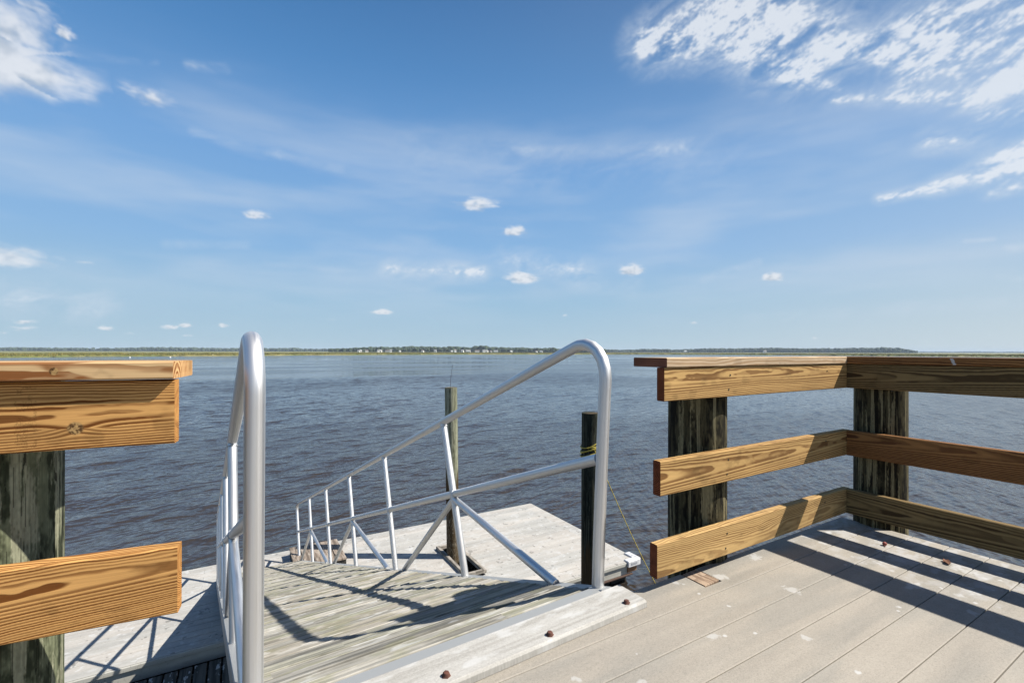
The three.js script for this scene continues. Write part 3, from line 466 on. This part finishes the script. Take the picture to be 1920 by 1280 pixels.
  // threshold board bolted to the pier
  const tm = tex(1024, 128, (u, v) => { const x = u * 1.4, y = v * 0.15, a = fbm(x * 3, y * 90, 0, 4), b = fbm(x * 12, y * 30, 0, 4), f = vn(x * 260, y * 420); let c = mix3([0.37, 0.355, 0.325], [0.46, 0.445, 0.415], sstep(0.3, 0.7, a)); c = c.map((q) => q * (0.86 + 0.26 * f)); return mix3(c, [0.58, 0.58, 0.57], sstep(0.56, 0.76, b) * 0.6); });
  const th = obj('threshold_board', prism([[-0.072, 0], [-0.072, 0.018], [-0.068, 0.0235], [0.062, 0.0235], [0.071, 0.017], [0.073, 0.0]], 1.36, (f, x, y, z) => [x / 1.4 + 0.5, z / 0.15 + 0.5]), std({ map: tm, roughness: 0.75, bumpMap: tm, bumpScale: 0.0008 }), t);
  th.position.set(0.055 - 0.68, 0.0015, 0.128);
  const rust = std({ map: tex(64, 64, (u, v) => mix3([0.05, 0.022, 0.015], [0.15, 0.05, 0.03], fbm(u * 6, v * 6, 0, 3))), roughness: 0.85 });
  const boltG = new THREE.LatheGeometry([[0.0, 0.0125], [0.007, 0.012], [0.0095, 0.0105], [0.0102, 0.004], [0.0135, 0.003], [0.0135, 0]].map((p) => new THREE.Vector2(...p)), 6);
  [[-0.023, 0.036], [-0.377, 0.036], [-0.741, 0.028], [-1.1, 0.03]].forEach(([x, z], k) => { const b = obj('bolt', boltG, rust, th); b.position.set(x - 0.055 + 0.68, 0.0232, z + 0.008); b.rotation.set(0.12 * (k % 3 - 1), k, 0.1 * (k % 2)); });
}

// ---------------------------------------------------------------- floating dock
const FY = -2.82;
{
  const t = thing('floating_dock', 'pale planked floating dock at the foot of the gangway', 'dock', [0, FY, 0]);
  const T = 5.5, fm = tex(2048, 1024, (u, v) => {
    const x = u * T * 2 - 5, z = v * T - 10, row = Math.floor(z / 0.1425), tone = hash(row, 8, 2) - 0.5, st = fbm(x * 0.9, z * 16 + row, 0, 4) - 0.5, bl = fbm(x * 2.4, z * 3, 0, 4) - 0.5, f = vn(x * 60, z * 90);
    let c = mix3([0.40, 0.39, 0.365], [0.44, 0.415, 0.38], sstep(0.4, 0.65, fbm(x * 0.7 + 4, z * 5, 0, 3))); const k = 1 + tone * 0.14 + st * 0.28 + bl * 0.16 + (f - 0.5) * 0.12; c = c.map((q) => q * k);
    const wh = fbm(x * 6, z * 9 + 20, 0, 4), sp = fbm(x * 16, z * 22, 0, 3); c = mix3(c, [0.54, 0.54, 0.53], clamp(sstep(0.58, 0.76, wh) * 0.4 + sstep(0.70, 0.76, sp) * 0.7));
    if (fbm(x * 13 + 50, z * 13, 0, 3) > 0.77) c = c.map((q) => q * 0.6);
    return c;
  });
  const mat = std({ map: fm, roughness: 0.8 });
  const FZ = -9.68, HOLE = [3.28, 3.60, -8.28, -7.10], JX = 0.92, XL = -7, XR = 6.24;
  const plank = (x0, x1, z0, z1) => { const g = prism(rectProfile(0.03, z1 - z0 - 0.006, 0.003), x1 - x0), o = obj('deck_plank', g, mat, t); o.position.set((x0 + x1) / 2, -0.015 + 0.003 * (hash(Math.round(z0 * 99), 1, 1) - 0.5), (z0 + z1) / 2); o.updateMatrix(); placeUV(g, o.matrix, (p) => [(p.x + 5) / T / 2, (p.z + 10) / T + p.y]); };
  for (let k = 0; k < 25; k++) {
    const z0 = FZ + k * 0.1425, z1 = z0 + 0.1425, cut = z1 > HOLE[2] && z0 < HOLE[3], left = z1 < -7.05 ? XL : JX, mid = 2.1 + (k % 2) * 2.4;
    const segs = cut ? [[left, HOLE[0]], [HOLE[1], XR]] : left < 0 ? [[left, -1.5 + (k % 2)], [-1.5 + (k % 2), mid], [mid, XR]] : [[left, mid], [mid, XR]];
    for (const [a, b] of segs) plank(a + 0.0015, b - 0.0015, z0, z1);
  }
  const fasc = tex(512, 64, (u, v) => { const a = fbm(u * 12, v * 3, 0, 4), s = vn(u * 300, v * 8); let c = mix3([0.36, 0.35, 0.31], [0.50, 0.49, 0.45], a); if (s > 0.9) c = c.map((q) => q * 0.7); return c; });
  const fmat = std({ map: fasc, roughness: 0.8 }), dark = std({ color: rgb(0.028, 0.026, 0.022), roughness: 0.7 }), rub = std({ color: rgb(0.09, 0.05, 0.035), roughness: 0.8 });
  const NZ = FZ + 25 * 0.1425, fuv = (f, x, y, z) => [x * 0.5, y * 4];
  const edge = (name, x0, z0, x1, z1, y, h, th, m) => { const L = Math.hypot(x1 - x0, z1 - z0), o = obj(name, bar(L, h, th, 0.004, fuv), m, t); o.position.set((x0 + x1) / 2, y, (z0 + z1) / 2); o.rotation.y = Math.atan2(-(z1 - z0), x1 - x0); return o; };
  edge('edge_trim', JX, NZ + 0.014, XR, NZ + 0.014, -0.034, 0.055, 0.028, fmat); edge('fascia_board', JX, NZ - 0.03, XR - 0.1, NZ - 0.03, -0.145, 0.155, 0.04, fmat); edge('rub_strip', JX, NZ - 0.012, XR - 0.1, NZ - 0.012, -0.24, 0.028, 0.045, rub);
  edge('edge_trim', XR + 0.014, NZ + 0.02, XR + 0.014, FZ, -0.034, 0.055, 0.028, fmat); edge('fascia_board', XR - 0.03, NZ - 0.05, XR - 0.03, FZ + 0.02, -0.145, 0.155, 0.04, fmat);
  const lz = FZ + 18 * 0.1425; edge('edge_trim', XL, lz + 0.014, JX, lz + 0.014, -0.034, 0.055, 0.028, fmat); edge('fascia_board', XL, lz - 0.03, JX, lz - 0.03, -0.145, 0.155, 0.04, fmat);
  edge('edge_trim', XL, FZ - 0.014, XR, FZ - 0.014, -0.034, 0.055, 0.028, fmat); edge('fascia_board', XL, FZ + 0.03, XR, FZ + 0.03, -0.145, 0.155, 0.04, fmat);
  const barn = tex(512, 128, (u, v) => { const n = fbm(u * 60, v * 14, 0, 3), s = vn(u * 220, v * 50); let c = [0.025, 0.024, 0.02]; if (v < 0.62 && n > 0.47 && s > 0.45) c = mix3([0.10, 0.09, 0.05], [0.40, 0.38, 0.28], s); return c; });
  const bm = std({ map: barn, roughness: 0.95, bumpMap: barn, bumpScale: 0.012 });
  const pont = (x0, x1, z0, z1) => { const o = obj('pontoon', bar(x1 - x0, 0.46, z1 - z0, 0.03, (f, x, y, z) => [(x + z) * 0.5, y / 0.46 + 0.5]), bm, t); o.position.set((x0 + x1) / 2, -0.475, (z0 + z1) / 2); };
  pont(4.6, 5.72, -8.9, NZ - 0.14); pont(5.76, XR - 0.12, -8.9, NZ - 0.14); pont(1.2, 2.6, -9.4, NZ - 0.14); pont(-6.8, -3.6, -9.4, lz - 0.16); pont(-3.2, 0.6, -9.4, lz - 0.16); pont(2.7, 3.2, -9.4, -6.9); pont(3.7, 4.5, -9.4, NZ - 0.14);
  for (const z of [NZ - 0.2, -9.3]) { const o = obj('joist', bar(5.2, 0.12, 0.04), dark, t); o.position.set(3.6, -0.11, z); }
  // moulded corner bumper
  const white = std({ color: rgb(0.66, 0.66, 0.68), roughness: 0.45 }), grey = std({ color: rgb(0.36, 0.37, 0.40), roughness: 0.5 });
  const sh = new THREE.Shape(); sh.moveTo(0, 0); sh.lineTo(0.24, 0); sh.quadraticCurveTo(0.30, 0, 0.30, 0.06); sh.lineTo(0.30, 0.30); sh.lineTo(0.2, 0.30); sh.lineTo(0.2, 0.1); sh.lineTo(0, 0.1); sh.lineTo(0, 0);
  const cb = obj('corner_bumper', new THREE.ExtrudeGeometry(sh, { depth: 0.085, bevelEnabled: true, bevelSize: 0.012, bevelThickness: 0.012, bevelSegments: 3 }).rotateX(-Math.PI / 2), white, t); cb.position.set(XR - 0.235, -0.072, NZ + 0.05);
  obj('recess', bar(0.15, 0.045, 0.004), grey, cb).position.set(0.12, 0.045, 0.0135);
  for (const z of [-0.10, -0.16, -0.22]) obj('slot', bar(0.06, 0.004, 0.018, 0.001), grey, cb).position.set(0.25, 0.098, z);
  obj('corner_block', bar(0.22, 0.09, 0.05), std({ color: rgb(0.26, 0.13, 0.06), roughness: 0.8 }), t).position.set(XR - 0.11, -0.15, NZ - 0.018);
  // timber guide frame round the pile
  const gm = tex(256, 64, (u, v) => { const a = fbm(u * 5, v * 14, 0, 4); return mix3([0.13, 0.115, 0.095], [0.36, 0.325, 0.28], sstep(0.3, 0.7, a)); }), gmat = std({ map: gm, roughness: 0.9, bumpMap: gm, bumpScale: 0.002 }), guv = (f, x, y, z) => [x * 1.2, (y + z) * 4];
  const fr = (x0, z0, x1, z1) => { const L = Math.hypot(x1 - x0, z1 - z0), o = obj('guide_timber', bar(L, 0.055, 0.065, 0.004, guv), gmat, t); o.position.set((x0 + x1) / 2, 0.03, (z0 + z1) / 2); o.rotation.y = Math.atan2(-(z1 - z0), x1 - x0); };
  fr(3.27, -8.33, 3.27, -7.02); fr(3.61, -8.33, 3.61, -7.02); fr(3.305, -8.30, 3.575, -8.30); fr(3.305, -7.055, 3.575, -7.055);
  // raised timber hatch beside the foot of the ramp
  const hm = tex(256, 128, (u, v) => { const a = fbm(u * 4, v * 16, 0, 4), b = fbm(u * 10 + 5, v * 10, 0, 3); return mix3(mix3([0.13, 0.10, 0.075], [0.31, 0.25, 0.20], sstep(0.3, 0.7, a)), [0.45, 0.40, 0.34], sstep(0.6, 0.72, b) * 0.6); }), hmat = std({ map: hm, roughness: 0.9, bumpMap: hm, bumpScale: 0.003 });
  const hx = 1.22, hz = -8.92; const hatch = obj('hatch_curb', mergeGeometries([bar(0.82, 0.13, 0.05).translate(0, 0, 0.42), bar(0.82, 0.13, 0.05).translate(0, 0, -0.42), bar(0.79, 0.13, 0.05).rotateY(Math.PI / 2).translate(0.385, 0, 0), bar(0.79, 0.13, 0.05).rotateY(Math.PI / 2).translate(-0.385, 0, 0)]), dark, t); hatch.position.set(hx, 0.066, hz);  // curb coloured near-black to stand for the shaded sides of the hatch
  for (let k = 0; k < 5; k++) { const o = obj('hatch_plank', bar(0.94, 0.028, 0.155, 0.004, (f, x, y, z) => [x * 1 + k * 0.3, z * 3 + k * 0.21]), hmat, hatch); o.rotation.y = Math.PI / 2; o.position.set(-0.34 + k * 0.168, 0.081, 0.01 * (k % 2)); }
  const st = obj('wooden_stub', bar(0.085, 0.17, 0.085, 0.006, guv), hmat); st.position.set(0.345, FY + 0.085, -9.02); tag(st, 'short square wooden stub on the dock left of the gangway foot', 'stub');
}
// older, lower landing beside the dock
{
  const t = thing('timber_landing', 'dark old timber landing with gaps between planks, in the gangway shadow below', 'landing', [-0.7, 0, -6.0]);
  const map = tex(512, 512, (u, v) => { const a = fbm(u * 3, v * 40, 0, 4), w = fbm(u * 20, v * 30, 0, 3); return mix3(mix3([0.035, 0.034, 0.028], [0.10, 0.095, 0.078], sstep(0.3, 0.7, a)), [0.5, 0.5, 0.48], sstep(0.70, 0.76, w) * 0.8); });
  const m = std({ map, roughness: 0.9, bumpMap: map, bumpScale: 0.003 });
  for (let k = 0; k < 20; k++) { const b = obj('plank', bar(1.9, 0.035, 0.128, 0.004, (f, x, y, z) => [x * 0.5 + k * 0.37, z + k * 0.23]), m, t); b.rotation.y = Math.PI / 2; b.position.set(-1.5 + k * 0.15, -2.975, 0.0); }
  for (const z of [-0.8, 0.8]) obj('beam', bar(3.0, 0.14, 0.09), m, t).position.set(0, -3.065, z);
  for (const x of [-1.2, 0, 1.2]) obj('pontoon', bar(1.7, 0.28, 0.5, 0.03).rotateY(Math.PI / 2), std({ color: rgb(0.03, 0.03, 0.03), roughness: 0.6 }), t).position.set(x, -3.28, 0);
}

// ---------------------------------------------------------------- mooring piles, rope, rod
{
  const p1 = obj('mooring_pile', pileGeo(0.117, 0.113, 4.6, 31, 4.6), pileMat({ a: [0.12, 0.125, 0.08], b: [0.31, 0.32, 0.225], c: [0.44, 0.44, 0.33], len: 4.6, seed: 8, tide: 3.05 }));
  p1.position.set(3.42, 0.285 - 4.6, -7.88); p1.rotation.set(-0.008, 0, 0.013); tag(p1, 'pale green timber pile rising through the timber frame in the dock', 'pile', 'mooring piles');
  const p2 = obj('mooring_pile', pileGeo(0.14, 0.135, 4.4, 37, 4.4), pileMat({ a: [0.014, 0.017, 0.013], b: [0.045, 0.052, 0.038], c: [0.10, 0.10, 0.07], len: 4.4, seed: 3, tide: 2.2 }));
  p2.position.set(4.80, -0.02 - 4.4, -5.70); tag(p2, 'dark timber pile wound with yellow rope beside the dock edge', 'pile', 'mooring piles');
  const rope = std({ map: tex(64, 64, (u, v) => { const s = Math.sin((u * 40 + v) * 6.28) * 0.5 + 0.5; return mix3([0.34, 0.26, 0.035], [0.62, 0.50, 0.08], s); }), roughness: 0.8 });
  const coil = []; for (let k = 0; k <= 120; k++) { const a = k / 120 * 2 * Math.PI * 4.4, y = -0.60 + 0.12 * Math.sin(k / 120 * 9) * (k / 120) + 0.05 * Math.sin(a + 0.8); coil.push([4.80 + 0.151 * Math.cos(a), y, -5.70 + 0.151 * Math.sin(a)]); }
  const rg = thing('yellow_rope', 'yellow rope coiled round the dark pile with its end trailing into the water', 'rope');
  obj('coil', tube(coil, 0.009, 6, 300), rope, rg);
  const e = [5.95, WATER - 0.05, -5.02], s = coil[8], tail = []; for (let k = 0; k <= 12; k++) { const u = k / 12; tail.push([lerp(s[0], e[0], u), lerp(s[1], e[1], u) - 0.10 * Math.sin(Math.PI * u), lerp(s[2], e[2], u)]); }
  obj('tail', tube(tail, 0.0058, 6, 60), rope, rg);
  const rod = obj('thin_rod', mergeGeometries([capped([[0, 0, 0], [0.015, 0.2, 0], [0.04, 0.42, 0.01]], 0.0035, 6, 12), new THREE.SphereGeometry(0.009, 8, 6).translate(0.015, 0.2, 0)]), std({ color: rgb(0.06, 0.05, 0.07), roughness: 0.6 })); rod.position.set(3.345, 0.282, -7.91); tag(rod, 'thin dark rod standing on top of the pale green pile', 'rod');
}
// small debris on the pier deck
{
  const leaf = std({ color: rgb(0.17, 0.07, 0.035), roughness: 0.9, side: THREE.DoubleSide }), red = std({ color: rgb(0.26, 0.05, 0.035), roughness: 0.7 });
  const berry = thing('dried_berry', 'red-brown dried berry in the sun strip by the corner', 'berry', [2.727, 0, -1.029]);
  obj('flesh', new THREE.SphereGeometry(0.0095, 12, 9).scale(1.2, 1, 1).translate(0, 0.0092, 0), red, berry); obj('stalk', capped([[-0.006, 0.006, 0.002], [-0.022, 0.003, 0.010]], 0.0018, 6, 4), leaf, berry);
  const g = new THREE.PlaneGeometry(0.055, 0.026, 8, 4).rotateX(-Math.PI / 2), p = g.attributes.position;
  for (let i = 0; i < p.count; i++) { const x = p.getX(i), z = p.getZ(i), f = Math.sqrt(Math.max(0, 1 - (x / 0.028) ** 2)); p.setZ(i, z * f); p.setY(i, 0.003 + 0.010 * Math.abs(Math.sin(x * 90)) * (0.4 + Math.abs(z) * 40)); }
  g.computeVertexNormals(); const l = obj('dead_leaf', g, leaf); l.position.set(2.741, 0, -0.801); l.rotation.y = 0.5; tag(l, 'curled brown dead leaf on the deck by the right railing', 'leaf');
}
renderer.render(scene, camera);
